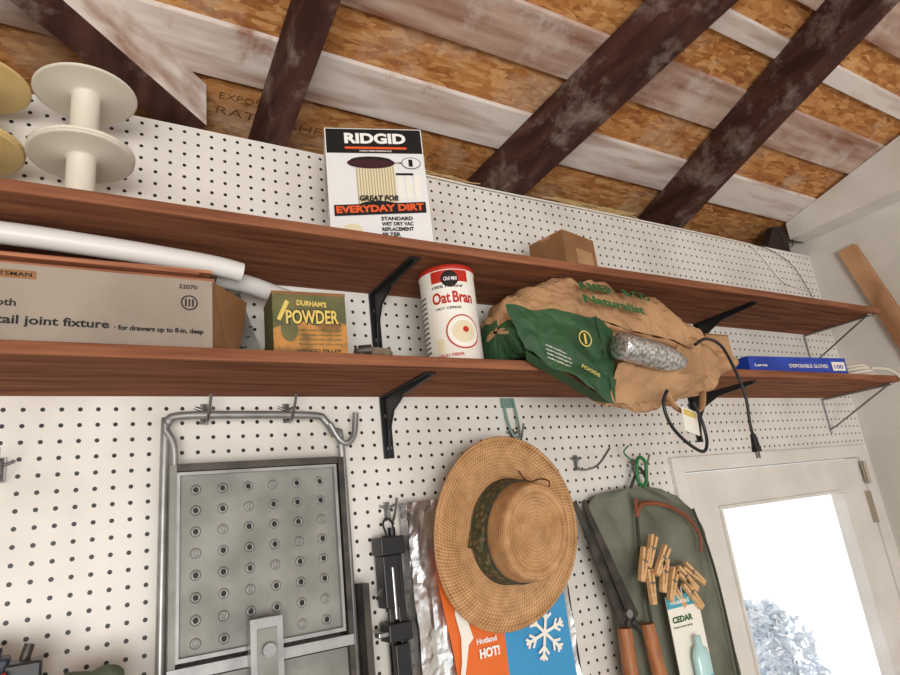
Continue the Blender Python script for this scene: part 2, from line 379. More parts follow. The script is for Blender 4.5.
b.cyl((1.45,-.004,.95),(1.45,-.05,.95),.012,HINGE); b.lathe([(0,.0),(.02,.002),(.027,.015),(.02,.03),(0,.032)],HINGE,M=Matrix.Translation((1.45,-.045,.95))@Matrix.Rotation(math.pi/2,4,'X'))
b.build('door_1')
b=MB()
random.seed(11)
for i in range(1300):
    a=random.uniform(0,6.28); e=random.uniform(-1,1); r=random.uniform(.6,1)
    lob=random.choice([(3.06,1.08,.94,.15),(3.24,1.1,.92,.20),(3.05,1.1,.76,.22),(3.30,1.12,.72,.22),(3.00,1.08,1.12,.09),(3.18,1.1,1.08,.10)])
    q=math.sqrt(1-e*e); c=Vector((lob[0]+lob[3]*r*q*math.cos(a),lob[1]+lob[3]*.7*r*q*math.sin(a),lob[2]+lob[3]*r*e))
    T=Matrix.Translation(c)@Euler((random.random()*6,random.random()*6,random.random()*6)).to_matrix().to_4x4(); R=random.uniform(.014,.026)
    b.add([(0,-R*1.5,0),(R*.6,0,R*.15),(0,R*1.5,0),(-R*.6,0,R*.15)],[(0,1,2,3)],LEAF,M=T)
for i in range(5):
    a=i*1.25; b.cyl((3.16,1.1,-.02),(3.16+.12*math.cos(a),1.1+.08*math.sin(a),.9),.012,BARK,r1=.006)
b.build('garden_shrub')
random.seed(7)
b=MB(); b.b2(-3,5,.041,1.6,-.12,-.02,CONC); b.build('patio_ground')

# ---------------------------------------------------------------- shelves
def shelf(z,x1):
    b=MB(); b.b2(XL+.01,x1,-.235,-.001,z-.019,z,SHELF); b.build('wall_shelf',bevel=.002)
shelf(2.26,2.215); shelf(2.034,2.20)
def bracket(x,z):
    b=MB()
    b.b2(x-.011,x+.011,-.203,-.001,z-.004,z,BLACK)
    b.b2(x-.011,x+.011,-.005,-.001,z-.125,z-.004,BLACK)
    b.prism([(-.002,z-.002),(-.2,z-.002),(-.2,z-.008),(-.09,z-.016),(-.04,z-.036),(-.018,z-.07),(-.008,z-.122),(-.002,z-.122)],'x',x-.003,x+.003,BLACK)
    for zz in (z-.04,z-.105): b.cyl((x,-.005,zz),(x,-.009,zz),.005,STEEL,n=10)
    b.build('shelf_bracket',bevel=.001)
bracket(.544,2.2405); bracket(.549,2.0145); bracket(1.6,2.2405); bracket(1.50,2.0145)
def wirebr(x,z):
    b=MB()
    b.tube([(x,-.004,z-.10),(x,-.02,z-.10),(x,-.21,z-.006),(x,-.225,z-.006)],.003,STEEL,k=3)
    b.tube([(x,-.004,z-.006),(x,-.22,z-.006)],.003,STEEL,raw=True)
    b.tube([(x,-.004,z-.12),(x,-.004,z-.005)],.003,STEEL,raw=True)
    b.build('wire_shelf_bracket')
wirebr(2.17,2.2405); wirebr(2.17,2.0145)

# ---------------------------------------------------------------- spools
def spool(x,y,z,m):
    b=MB(); R=.076; r=.021; h=.118; t=.004
    prof=[(.008,0),(R-.002,0),(R,.002),(R,t),(R-.004,t+.001),(r+.004,t+.001),(r,t+.004),(r,h-t-.004),(r+.004,h-t-.001),(R-.004,h-t-.001),(R,h-t),(R,h-.002),(R-.002,h),(.008,h),(.008,0)]
    b.lathe(prof,m,n=48)
    for k in range(4):
        a=k*math.pi/2+.3
        for zz in (-.0003,h+.0003): b.cyl((.05*math.cos(a),.05*math.sin(a),zz-.0002),(.05*math.cos(a),.05*math.sin(a),zz+.0002),.004,BLKP,n=10)
    b.build('cable_spool',M=Matrix.Translation((x,y,z)))
for x,y,m in [(-.006,-.128,SPW),(-.158,-.098,SPY)]:
    spool(x,y,2.2605,m); spool(x+.001,y,2.3795,m)

# ---------------------------------------------------------------- shop-vac filter box
def rect(b,x0,x1,z0,z1,y,m): b.add([(x0,y,z0),(x1,y,z0),(x1,y,z1),(x0,y,z1)],[(0,1,2,3)],m)
def ell(b,cx,cz,rx,rz,y,m,n=32): b.add([(cx+rx*math.cos(2*math.pi*i/n),y,cz+rz*math.sin(2*math.pi*i/n)) for i in range(n)],[tuple(range(n))],m)
b=MB(); w,d,h=.190,.140,.25
b.b2(-w/2,w/2,-d/2,d/2,0,h,BOXW)
y=-d/2-.0006
rect(b,-w/2+.002,w/2-.002,h-.056,h-.002,y,BLKP)
b.text('RIDGID',-.058,h-.035,.120,WHITE,y=y-.0005,h=.024,bold=.045)
rect(b,-.058,.062,h-.047,h-.042,y-.0005,ORANGE)
b.text('HIGH PERFORMANCE',-.03,h-.053,.062,WHITE,y=y-.0005,h=.0035)
PCD=mat('pleat_print_dark',C(176,162,130),rough=.6)  # darker print tone for the pleat lines and side-panel lines
rect(b,-.040,.034,.075,.165,y-.0003,PLEAT)
for i in range(14): rect(b,-.040+i*.0054,-.0378+i*.0054,.075,.165,y-.0006,PCD)
ell(b,-.003,.078,.039,.012,y-.0008,BLKP); 
ell(b,-.01,.172,.046,.0125,y-.001,MAROON); ell(b,-.01,.177,.040,.009,y-.0013,BLKP); ell(b,-.012,.172,.042,.008,y-.0016,MAROON)
ell(b,.068,.172,.019,.013,y-.0008,BLKP); ell(b,.068,.172,.0175,.0115,y-.001,BOXW); b.text('1',.063,.164,.008,BLKP,y=y-.0013,h=.016,bold=.05); b.text('LAYER',.035,.170,.014,BLKP,y=y-.001,h=.004)
rect(b,.036,.07,.145,.150,y-.0006,BLKP)
for i in range(3): rect(b,.038+i*.016,.050+i*.016,.094,.145,y-.0005,OFFW)
b.text('GREAT FOR',-.038,.089,.075,BLKP,y=y-.002,h=.012,bold=.045,shear=.2)
b.add([(-.086,y-.0012,.058),(.088,y-.0012,.064),(.088,y-.0012,.087),(-.086,y-.0012,.081)],[(0,1,2,3)],BLKP)
b.text('EVERYDAY DIRT',-.082,.063,.166,ORANGE,y=y-.002,h=.015,bold=.045,ang=2)
for i,t in enumerate(['STANDARD','WET DRY VAC','REPLACEMENT','FILTER']):
    b.text(t,.0,.048-i*.011,.06 if i!=3 else .034,BLKP,y=y-.001,h=.008,bold=.04)
ell(b,-.055,.03,.018,.012,y-.0008,PLEAT)
for i in range(8): b.add([(-w/2-.0006,-.055,.20-i*.012),(-w/2-.0006,.05-.01*(i%3),.20-i*.012),(-w/2-.0006,.05-.01*(i%3),.204-i*.012),(-w/2-.0006,-.055,.204-i*.012)],[(0,1,2,3)],PCD)
b.build('vacuum_filter_box',M=Matrix.Translation((.505,-.130,2.2605))@Matrix.Rotation(math.radians(-19),4,'Z'))

b=MB(); b.b2(-.062,.062,-.05,.05,0,.105,CARDK); b.b2(-.062,.0,-.0503,.0503,.1052,.108,CARD); b.b2(.001,.062,-.05,.05,.1052,.1072,CARDK); b.b2(-.0625,.0625,-.015,.015,.1,.1055,CARD)
rect(b,-.02,.045,.03,.07,-.0506,CARD)
b.build('cardboard_box',M=Matrix.Translation((.995,-.125,2.2605))@Matrix.Rotation(math.radians(12),4,'Z'),bevel=.001)

# ---------------------------------------------------------------- lower shelf left: long tool box
zs=2.0345
b=MB(); b.b2(-.75,.178,-.20,-.045,zs,2.152,CARDG)
y=-.2006
b.text('depth',-.108,2.088,.038,BLKP,y=y,h=.0135,bold=.02)
b.text('detail joint fixture',-.110,2.0625,.150,BLKP,y=y,h=.0165,bold=.025)
b.text('\u00b7 for drawers up to 8-in. deep',.046,2.063,.119,BLKP,y=y,h=.010,bold=.04)
rect(b,-.13,-.05,2.131,2.143,y,CARDK); b.text('CRAFTSMAN',-.12,2.134,.065,BLKP,y=y-.0004,h=.006)
b.text('32070',.130,2.136,.026,BLKP,y=y,h=.007)
def ring(b,cx,cz,R,t,y,m,n=28):
    V=[(cx+q*math.cos(2*math.pi*i/n),y,cz+q*math.sin(2*math.pi*i/n)) for q in(R,R-t) for i in range(n)]
    b.add(V,[(i,(i+1)%n,n+(i+1)%n,n+i) for i in range(n)],m)
ring(b,.145,2.114,.012,.002,y,BLKP)
for dx in(-.005,0,.005): rect(b,.145+dx-.0012,.145+dx+.0012,2.108,2.120,y,BLKP)
b.add([(.178,-.2,zs),(.178,-.2,2.152),(.245,-.13,2.15),(.235,-.13,2.07),(.215,-.15,zs),(.181,-.197,zs),(.181,-.197,2.152),(.248,-.127,2.15)],[(0,1,2,3,4),(5,4,3,7,6),(1,6,7,2)],CARDK)
b.build('long_cardboard_box')
b=MB()
for i,(x0,x1,dz,dy,a) in enumerate([(-.6,.17,0,0,0),(-.55,.185,.006,.012,-.6),(-.62,.16,.012,-.006,.4),(-.5,.18,.0175,.006,-.8)]):
    b.box(((x0+x1)/2,-.135+dy,2.1555+dz),(x1-x0,.11,.005),SHING,R=(0,0,a))
b.build('cedar_shims')
b=MB()
b.tube([(-.9,-.165,2.216),(-.5,-.165,2.214),(-.12,-.165,2.212),(.02,-.165,2.207),(.12,-.165,2.201),(.19,-.163,2.196),(.232,-.160,2.190)],.0165,PVC,n=20)
b.tube([(.20,-.10,2.202),(.26,-.09,2.199),(.34,-.06,2.190)],.0165,PVC,n=20)
b.build('plastic_pipe')
b=MB(); b.box((.27,-.03,2.12),(.030,.003,.17),GALV,R=(0,-18,0)); b.box((.315,-.034,2.10),(.026,.003,.13),GALV,R=(0,28,0)); b.box((.285,-.028,2.048),(.11,.003,.025),GALV)
for t in range(6): b.box((.253+.006*t,-.032,2.06+.02*t),(.008,.001,.002),BLKP,R=(0,-18,0))
b.build('steel_corner_square')
b=MB(); w,d,h=.122,.085,.115
b.b2(-w/2,w/2,-d/2,d/2,0,h,TINGR)
y=-d/2-.0005
b.add([(-w/2,y,.0),(w/2,y,.0),(w/2,y,.058),(w*.3,y,.07),(w*.1,y,.055),(-w*.2,y,.066),(-w/2,y,.05)],[(0,1,2,3,4,5,6)],TINOR)
b.b2(-w/2-.0006,w/2+.0006,-d/2-.0004,d/2,h-.005,h+.0006,CARDK)
b.text("DURHAM'S",-.022,.091,.05,YEL,y=y-.0005,h=.010,bold=.04,ang=-3)
b.text('POWDER',-.040,.056,.090,BLKP,y=y-.0007,h=.028,bold=.09,ang=1)
b.text('POWDER',-.040,.0575,.088,YEL,y=y-.0010,h=.025,bold=.03,ang=1)
b.text('WOOD FILLER',-.025,.010,.075,BLKP,y=y-.0008,h=.005)
for k in range(4): b.text('mixes easily with plain water',-.02,.045-k*.008,.072,TINGR,y=y-.0008,h=.005)
ell(b,-.035,.05,.014,.022,y-.0006,TINGR)
b.prism([(-.055,.066),(-.04,.10),(-.034,.096),(-.049,.063)],'y',y-.0008,y-.0003,YEL)
b.build('putty_powder_box',M=Matrix.Translation((.338,-.155,zs))@Matrix.Rotation(math.radians(-6),4,'Z'),bevel=.001)
b=MB(); b.box((.44,-.20,zs+.003),(.07,.03,.004),RUST,R=(0,0,8)); b.cyl((.405,-.207,zs+.011),(.475,-.2,zs+.011),.006,RUST); b.box((.45,-.20,zs+.014),(.04,.022,.014),RUST,R=(12,0,10)); b.cyl((.41,-.21,zs+.012),(.43,-.22,zs+.012),.009,DARKST)
b.build('rusty_door_latch')
# ---------------------------------------------------------------- oat canister
b=MB(); R=.0545; h=.198
b.lathe([(.0,0),(R-.002,0),(R+.001,.001),(R+.001,.006),(R,.007),(R,h-.012),(R+.0018,h-.011),(R+.0018,h-.001),(R-.001,h),(R-.003,h-.002),(0,h-.002)],[OFFW,OFFW,OFFW,OFFW,OFFW,OFFW,RED,WHITE,WHITE,WHITE],n=64)
A0=math.radians(-118)
def bend(p):
    a=A0+p.x/R; rr=R+.0006-p.y
    return Vector((rr*math.cos(a),rr*math.sin(a),p.z))
def patch(b,f,m,y=0,nu=14,nv=6):
    V=[bend(Vector((f(i/nu,j/nv)[0],y,f(i/nu,j/nv)[1]))) for i in range(nu+1) for j in range(nv+1)]
    b.add(V,[(i*(nv+1)+j,(i+1)*(nv+1)+j,(i+1)*(nv+1)+j+1,i*(nv+1)+j+1) for i in range(nu) for j in range(nv)],m)
def pdisc(b,cx,cz,r0,r1,m,y): patch(b,lambda u,v:(cx+(r0+(r1-r0)*v)*math.cos(2*math.pi*u),cz+(r0+(r1-r0)*v)*math.sin(2*math.pi*u)),m,y,nu=32,nv=2)
def prect(b,x0,x1,z0,z1,m,y): patch(b,lambda u,v:(x0+(x1-x0)*u,z0+(z1-z0)*v),m,y)
prect(b,-.035,.04,h-.036,h-.012,RED,-.0002); pdisc(b,.002,h-.030,.0,.017,BLKP,-.0004); b.text('Old Mill',-.010,h-.034,.026,WHITE,y=-.0008,h=.008,bend=bend)
b.text('100% Natural',-.034,.150,.06,BLKP,y=-.0006,h=.006,bend=bend)
b.text('Oat',-.036,.118,.036,RED,y=-.0006,h=.024,bold=.03,bend=bend); b.text('Bran',.004,.118,.042,RED,y=-.0006,h=.024,bold=.03,bend=bend)
b.text('HOT CEREAL',-.03,.106,.05,BLKP,y=-.0006,h=.005,bend=bend)
pdisc(b,.018,.060,0,.034,RED,-.0004); pdisc(b,.018,.060,0,.031,OFFW,-.0007); pdisc(b,.018,.060,0,.022,PLEAT,-.001); pdisc(b,.022,.064,0,.006,RED,-.0013)
prect(b,-.036,-.022,.02,.05,PLEAT,-.0005); b.text('HIGH FIBER',-.036,.013,.05,RED,y=-.0006,h=.006,bend=bend)
prect(b,-.08,-.05,.02,.15,OFFW,-.0003)
for i in range(12): prect(b,-.078,-.053,.028+i*.01,.031+i*.01,BLKP,-.0006)
b.build('cereal_canister',M=Matrix.Translation((.636,-.155,zs)))

# ---------------------------------------------------------------- paper grocery bag
xs=[.700,.725,.775,.84,.90,.98,1.06,1.15,1.24,1.32,1.365]
zt=[2.115,2.155,2.190,2.222,2.234,2.226,2.222,2.205,2.170,2.12,2.085]
zl=[2.085,2.045,2.015,1.975,1.945,1.935,1.94,1.955,1.975,2.0,2.02]
yf=[-.245,-.255,-.265,-.275,-.285,-.290,-.290,-.29,-.285,-.28,-.27]
yb=[-.16,-.12,-.09,-.06,-.05,-.05,-.05,-.06,-.07,-.10,-.14]
def lerp(xs,ys,x):
    if x<=xs[0]: return ys[0]
    for i in range(len(xs)-1):
        if x<=xs[i+1]:
            t=(x-xs[i])/(xs[i+1]-xs[i]); t=t*t*(3-2*t)*.5+t*.5; return ys[i]+(ys[i+1]-ys[i])*t
    return ys[-1]
def crumple(q):
    d,_=noise.voronoi(q*1.0); e,_=noise.voronoi(q*2.3+Vector((3,1,7)))
    return (d[1]-d[0])*.020+(e[1]-e[0])*.008
def bagring(x,skew=0):
    T,Lo,Yf,Yb=[lerp(xs,q,x) for q in(zt,zl,yf,yb)]
    zb=max(2.038,Lo)
    ctrl=[(Yb,zb),(Yb,(zb+T)/2),(Yb-.015,T-.01),((Yf+Yb)/2,T),(Yf+.05,T-.018),(Yf+.012,T*.62+Lo*.38),(Yf,T*.3+Lo*.7),(Yf+.012,Lo+.008),(-.250,Lo+.002),(-.246,zb-.004),((-.246+Yb)/2,zb)]
    P=catmull([(x,a,c) for a,c in ctrl],5,True)
    cen=Vector((x,(Yf+Yb)/2,(T+Lo)/2)); out=[]
    for i,p in enumerate(P):
        q=Vector((p.x*13,p.y*13,p.z*13))
        dr=(p-cen).normalized(); p=p-dr*(.018-crumple(q)*1.6+.014*noise.noise(q*.5))
        p.x+=skew*(p.z-2.1)+.02*noise.noise(q*.4)
        if p.x<.706: p.x=.706
        if p.y>-.242: p.z=max(2.037,min(p.z,2.236))
        out.append(p)
    return out
NR=80
def bagmat(c):
    if c.x<.80 and c.z<2.12: return BAGG
    return BAGB
rings=[bagring(.70+(1.365-.70)*i/NR,skew=(.25*(i/NR)**3)) for i in range(NR+1)]
b=MB(); b.loft(rings,BAGB,sm=False,cap0=True,cap1=False,mf=bagmat)
def patchsheet(b,TL,TR,BR,BL,m,nu,nv,amp,bulge=0,seed=0,edge=.0):
    TL,TR,BR,BL=map(Vector,(TL,TR,BR,BL)); V=[]
    for i in range(nu+1):
        for j in range(nv+1):
            u,v=i/nu,j/nv
            p=(TL*(1-u)+TR*u)*(1-v)+(BL*(1-u)+BR*u)*v
            q=p*13+Vector((seed,seed,0))
            p=p+Vector((edge*noise.noise(Vector((v*6,seed,0)))*u,-amp*crumple(q)*40-bulge*math.sin(math.pi*u)*math.sin(math.pi*v),edge*noise.noise(Vector((u*5,seed,3)))))
            V.append(p)
    b.add(V,[(i*(nv+1)+j,(i+1)*(nv+1)+j,(i+1)*(nv+1)+j+1,i*(nv+1)+j+1) for i in range(nu) for j in range(nv)],m)
patchsheet(b,(.692,-.258,2.134),(.885,-.296,2.112),(.868,-.318,1.930),(.722,-.262,2.045),BAGG,34,30,.019,bulge=.006,seed=2,edge=.012)
patchsheet(b,(.722,-.262,2.045),(.868,-.318,1.930),(.873,-.262,1.948),(.735,-.246,2.030),BAGG,24,8,.004,seed=5)
patchsheet(b,(.880,-.300,2.114),(.915,-.306,2.080),(.893,-.315,1.99),(.866,-.318,1.930),BAGG,8,20,.008,seed=9,edge=.008)
patchsheet(b,(.895,-.292,2.105),(1.16,-.290,2.06),(1.12,-.335,2.045),(.905,-.335,2.078),BAGB,26,8,.010,seed=4,edge=.012)
patchsheet(b,(.885,-.330,2.005),(1.13,-.335,1.985),(1.16,-.285,1.955),(.872,-.285,1.930),BAGB,26,14,.016,bulge=.010,seed=7,edge=.014)
patchsheet(b,(1.02,-.330,2.04),(1.16,-.312,2.065),(1.20,-.290,1.975),(1.06,-.325,1.975),BAGB,18,14,.014,seed=12,edge=.012)
def onbag(body,x,z,w,h,m,ang=0,yoff=-.012):
    def bend(p):
        T=lerp(xs,zt,p.x); Yf=lerp(xs,yf,p.x); Lo=lerp(xs,zl,p.x)
        zm=T*.62+Lo*.38
        t=max(0,(p.z-zm)/(T-.018-zm))
        return Vector((p.x,Yf+.008+.040*t*t+yoff,p.z))
    b.text(body,x,z,w,m,y=0,h=h,bold=.05,bend=bend,ang=ang)
onbag('AMER',.88,2.178,.10,.026,GTEXT,-3,-.014); onbag('& CO',1.00,2.172,.08,.026,GTEXT,-6,-.014); onbag('Naturalist',.875,2.146,.16,.020,GTEXT,-7,-.014)
ring(b,.824,2.055,.016,.0025,-.320,YEL); rect(b,.8215,.8265,2.045,2.065,-.320,YEL)
for i in range(4): b.text('reusable recyclable paper bag',.745,2.045-i*.008,.06,OFFW,y=-.296,h=.004,ang=-18)
b.text('FOODS',.80,1.998,.045,YEL,y=-.322,h=.007,ang=-24)
b.tube([(1.04,-.30,1.955),(1.06,-.30,1.925),(1.10,-.30,1.912),(1.145,-.295,1.925),(1.175,-.285,1.96)],.008,BAGB,flat=.3)
b.build('paper_grocery_bag')
b=MB(); a0=Vector((.872,-.354,2.034)); a1=Vector((1.040,-.358,2.002))
q=(a1-a0).normalized().to_track_quat('Z','Y').to_matrix().to_4x4(); L=(a1-a0).length
b.lathe([(0,0),(.024,0),(.026,.002),(.026,.02),(.027,.08),(.025,.12),(.019,L-.02),(.012,L-.004),(0,L)],DUCT,M=Matrix.Translation(a0)@q,n=40)
b.build('ribbed_metal_bottle')
b=MB()
b.tube([(1.11,-.342,2.05),(1.155,-.338,2.066),(1.22,-.325,2.058),(1.262,-.315,2.01),(1.285,-.31,1.95),(1.292,-.30,1.89),(1.292,-.30,1.862)],.0035,BLKPL)
b.cyl((1.292,-.30,1.865),(1.292,-.30,1.838),.006,BLKPL,r1=.009); b.b2(1.283,1.301,-.306,-.294,1.826,1.8375,BLKPL); b.b2(1.287,1.2885,-.302,-.298,1.812,1.826,STEEL); b.b2(1.296,1.2975,-.302,-.298,1.812,1.826,STEEL)
b.tube([(1.01,-.328,1.955),(.995,-.325,1.93),(1.005,-.322,1.89),(1.04,-.32,1.855),(1.085,-.32,1.832),(1.105,-.32,1.85),(1.105,-.32,1.89),(1.085,-.325,1.93)],.0035,BLKPL)
b.build('power_cord')
b=MB(); b.box((1.08,-.312,1.895),(.060,.002,.05),OFFW,R=(0,10,12)); b.box((1.08,-.314,1.91),(.045,.0015,.012),YEL,R=(0,10,12)); b.box((1.07,-.314,1.882),(.03,.0015,.018),GREENP,R=(0,10,12)); b.tube([(1.085,-.31,1.92),(1.085,-.315,1.935)],.001,BLKPL,raw=True)
b.build('hanging_tag')
b=MB(); b.b2(1.392,1.482,-.175,-.095,zs,2.142,CARD); b.b2(1.391,1.483,-.176,-.14,2.142,2.145,CARDK); b.b2(1.391,1.483,-.13,-.094,2.142,2.145,CARDK); b.build('cardboard_box',bevel=.001)
b=MB(); w=.42
b.b2(-w/2,w/2,-.075,.075,0,.0455,BLUE); b.b2(-w/2-.001,w/2+.001,-.076,.076,.040,.048,BLUE)
b.text('DISPOSABLE GLOVES',-.05,.018,.17,OFFW,y=-.0766,h=.010); rect(b,.14,.20,.010,.036,-.0766,OFFW); b.text('100',.15,.016,.04,BLUE,y=-.077,h=.012); b.text('Large',-.19,.018,.05,OFFW,y=-.0766,h=.010)
b.build('blue_carton',M=Matrix.Translation((1.725,-.135,zs))@Matrix.Rotation(math.radians(-4),4,'Z'))
b=MB()
for k in range(4):
    pts=[(2.09+(.07-.006*k)*math.cos(t*.785),-.13+(.085-.006*k)*math.sin(t*.785),zs+.007+.010*k+.003*math.sin(t+k)) for t in range(8)]
    b.tube(pts,.006,ROPE,closed=True,k=5)
b.tube([(2.12,-.2,zs+.03),(2.17,-.225,zs+.02),(2.185,-.245,zs-.01),(2.18,-.25,zs-.035)],.005,ROPE)
b.build('cotton_rope_coil')

# ---------------------------------------------------------------- step ladder hung on pegboard
b=MB()
Y=-.035
fr=[(.132,Y,.95),(.132,Y,1.5),(.134,Y,1.93),(.138,Y,1.962),(.155,Y,1.974),(.25,Y,1.975),(.385,Y,1.972),(.408,Y,1.962),(.425,Y,1.935),(.437,Y,1.905),(.438,Y,1.5),(.438,Y,.95)]
b.tube(fr,.007,TUBEM,n=12)
b.tube([(.415,Y-.006,1.955),(.432,Y-.006,1.925),(.448,Y-.006,1.918),(.462,Y-.006,1.935),(.468,Y-.006,1.975)],.006,TUBEM,n=10)
b.tube([(.134,Y-.005,1.95),(.146,Y-.008,1.925),(.148,Y-.008,1.88)],.006,TUBEM,n=10)
b.b2(.139,.149,-.06,-.02,.95,1.89,GALV); b.b2(.420,.430,-.06,-.02,.95,1.89,DARKST)
b.b2(.1495,.4195,-.058,-.02,1.880,1.892,DARKST)
x0,x1,z0,z1=.1495,.417,1.60,1.8785
b.b2(x0,x1,-.046,-.043,z0,z1,GALV)
for q in [(x0,x0+.005,z0+.006,z1-.005),(x1-.005,x1,z0+.006,z1-.005),(x0,x1,z1-.005,z1),(x0,x1,z0,z0+.006)]: b.b2(q[0],q[1],-.056,-.0465,q[2],q[3],TUBEM)
nc,nr=6,8
for i in range(nc):
    for j in range(nr):
        cx=x0+.030+i*(x1-x0-.06)/(nc-1); cz=z0+.022+j*(z1-z0-.05)/(nr-1)
        T=Matrix.Translation((cx,-.0462,cz))@Matrix.Rotation(math.pi/2,4,'X')
        b.lathe([(.0085,0),(.0075,.0016),(.0055,.0026),(.0042,.0024),(.004,.0002)],[GALV,GALV,TUBEM,DARKST],M=T,n=16)
        b.lathe([(0,.0006),(.0042,.0006)],BLKP if (i*3+j*5)%4 else GALV,M=T,n=12)
b.b2(x0-.012,x1+.01,-.064,-.061,1.578,1.594,TUBEM); b.b2(.15,.419,-.061,-.03,1.578,1.594,TUBEM)
b.b2(x0,.4195,-.05,-.04,1.30,1.574,GALV)
b.b2(.252,.302,-.085,-.065,1.25,1.645,TUBEM); b.b2(.262,.292,-.088,-.0855,1.25,1.63,GALV); b.cyl((.277,-.086,1.60),(.277,-.10,1.60),.010,TUBEM)
b.b2(.446,.458,-.070,-.03,1.2,1.67,DARKST)
for x in(.132,.438): b.cyl((x,Y,.95),(x,Y,.93),.011,BLKPL)
b.build('folding_step_ladder')
def peghook(x,z,m=STEEL,L=.07,tilt=.02,fork=True):
    b=MB()
    b.tube([(x,-.004,z+.012),(x,-.008,z+.012),(x,-.010,z),(x,-.014,z-.02),(x,-L*.6,z-.02+tilt*.2),(x,-L,z+tilt)],.0026,m,k=4)
    b.b2(x-.006,x+.006,-.004,-.001,z-.02,z+.016,m)
    if fork: b.tube([(x-.016,-.004,z+.01),(x,-.006,z+.004),(x+.016,-.004,z+.01)],.0024,m,k=4)
    b.build('pegboard_hook')
peghook(.20,1.985); peghook(.345,1.985); peghook(1.035,1.858,L=.12,tilt=.015); peghook(-.085,1.905)
peghook(1.225,1.84,L=.06); peghook(.535,1.79,L=.05); peghook(.86,1.925,L=.05)
b=MB(); GRN=mat('faded_green_metal',C(130,160,150),rough=.5,metal=.3)
b.tube([(.845,-.006,2.01),(.845,-.012,1.96),(.85,-.02,1.925),(.865,-.02,1.92),(.872,-.015,1.95),(.872,-.008,2.01)],.003,GRN); b.b2(.84,.878,-.005,-.001,1.99,2.012,GRN); b.build('utility_hook')

# ---------------------------------------------------------------- black bar clamp
b=MB()
b.b2(.508,.518,-.035,-.025,1.25,1.745,DARKST)
b.b2(.493,.541,-.055,-.012,1.71,1.742,BLKPL); b.b2(.497,.528,-.05,-.012,1.62,1.71,BLKPL); b.b2(.522,.538,-.045,-.018,1.56,1.71,BLKPL)
b.b2(.496,.541,-.055,-.014,1.565,1.595,BLKPL); b.b2(.508,.536,-.05,-.02,1.46,1.56,BLKPL); b.b2(.505,.538,-.052,-.018,1.49,1.505,RED); b.b2(.508,.535,-.05,-.02,1.25,1.46,BLKPL)
b.cyl((.528,-.03,1.742),(.528,-.03,1.758),.007,BLKPL); b.cyl((.495,-.04,1.65),(.482,-.05,1.64),.005,STEEL); b.b2(.512,.518,-.052,-.045,1.60,1.69,STEEL)
b.b2(.478,.505,-.05,-.03,1.575,1.584,STEEL)
b.tube([(.518,-.03,1.742),(.514,-.025,1.765),(.524,-.02,1.775),(.533,-.025,1.765),(.529,-.03,1.742)],.002,BLACK)
b.build('bar_clamp',bevel=.002)

# ---------------------------------------------------------------- insulated bag
b=MB()
def foilpt(x,z,y): return Vector((x+.004*noise.noise(Vector((z*22,x*9,1))),y+.009*noise.noise(Vector((x*24,z*11,3)))+.003*noise.noise(Vector((x*70,z*50,5))),z))
def sheet(b,x0,x1,z0,z1,y,m,nu,nv,f=None,sm=False):
    V=[]
    for i in range(nu+1):
        for j in range(nv+1):
            x=x0+(x1-x0)*i/nu; z=z0+(z1-z0)*j/nv; V.append(foilpt(x,z,y) if f is None else f(x,z,y))
    b.add(V,[(i*(nv+1)+j,(i+1)*(nv+1)+j,(i+1)*(nv+1)+j+1,i*(nv+1)+j+1) for i in range(nu) for j in range(nv)],m,sm=sm)
sheet(b,.556,.915,1.12,1.80,-.046,FOIL,40,70)
sheet(b,.556,.915,1.12,1.80,-.016,FOIL,4,4,f=lambda x,z,y:Vector((x,y,z)))
sheet(b,.556,.557,1.12,1.80,-.03,FOIL,1,50,f=lambda x,z,y:Vector((.554+.004*noise.noise(Vector((z*30,0,0))),-.048+32*(x-.556),z)))
sheet(b,.914,.915,1.12,1.80,-.03,FOIL,1,50,f=lambda x,z,y:Vector((.916,-.048+32*(x-.914),z)))
fl=lambda x,z,y:Vector((x,y+.003*noise.noise(Vector((x*14,z*9,3))),z))
def sheet2(b,x0f,x1,z0,z1,y,m,nu,nv):
    V=[]
    for i in range(nu+1):
        for j in range(nv+1):
            z=z0+(z1-z0)*j/nv; xa=x0f(z); x=xa+(x1-xa)*i/nu; V.append(fl(x,z,y))
    b.add(V,[(i*(nv+1)+j,(i+1)*(nv+1)+j,(i+1)*(nv+1)+j+1,i*(nv+1)+j+1) for i in range(nu) for j in range(nv)],m)
sheet2(b,lambda z:.612+.012*math.sin(z*14),.735,1.12,1.71,-.0555,BAGO,12,40)
sheet(b,.735,.895,1.12,1.61,-.0555,BAGBL,12,40,f=fl)
sheet(b,.735,.895,1.61,1.71,-.0555,BAGO,12,10,f=fl)
b.text('HOT!',.672,1.507,.045,WHITE,y=-.0600,h=.017,bold=.05); b.text('Hotland',.668,1.532,.045,WHITE,y=-.0600,h=.010,bold=.03)
V=[(.632,1.63),(.645,1.60),(.655,1.57),(.662,1.545),(.650,1.535),(.640,1.50),(.628,1.46),(.622,1.47),(.632,1.51),(.636,1.55),(.628,1.59)]
b.prism(V,'y',-.0605,-.0598,OFFW)
def flake(cx,cz,R):
    for k in range(6):
        a=math.radians(60*k+15); T=Matrix.Translation((cx,-.0600-.00015*k,cz))@Matrix.Rotation(-a,4,'Y')
        b.box((R/2,0,0),(R,.0006,.006),OFFW,M=T)
        for s_ in(-1,1):
            for q,l in((.5,.35),(.78,.25)):
                b.box((R*q+R*l*.35,-.0002*(s_+2),s_*R*l*.35),(R*l,.0006,.005),OFFW,R=(0,-s_*45,0),M=T)
flake(.828,1.525,.05); flake(.79,1.40,.04)
b.tube([(.68,-.02,1.79),(.70,-.02,1.82),(.78,-.02,1.82),(.80,-.02,1.79)],.006,BLKPL)
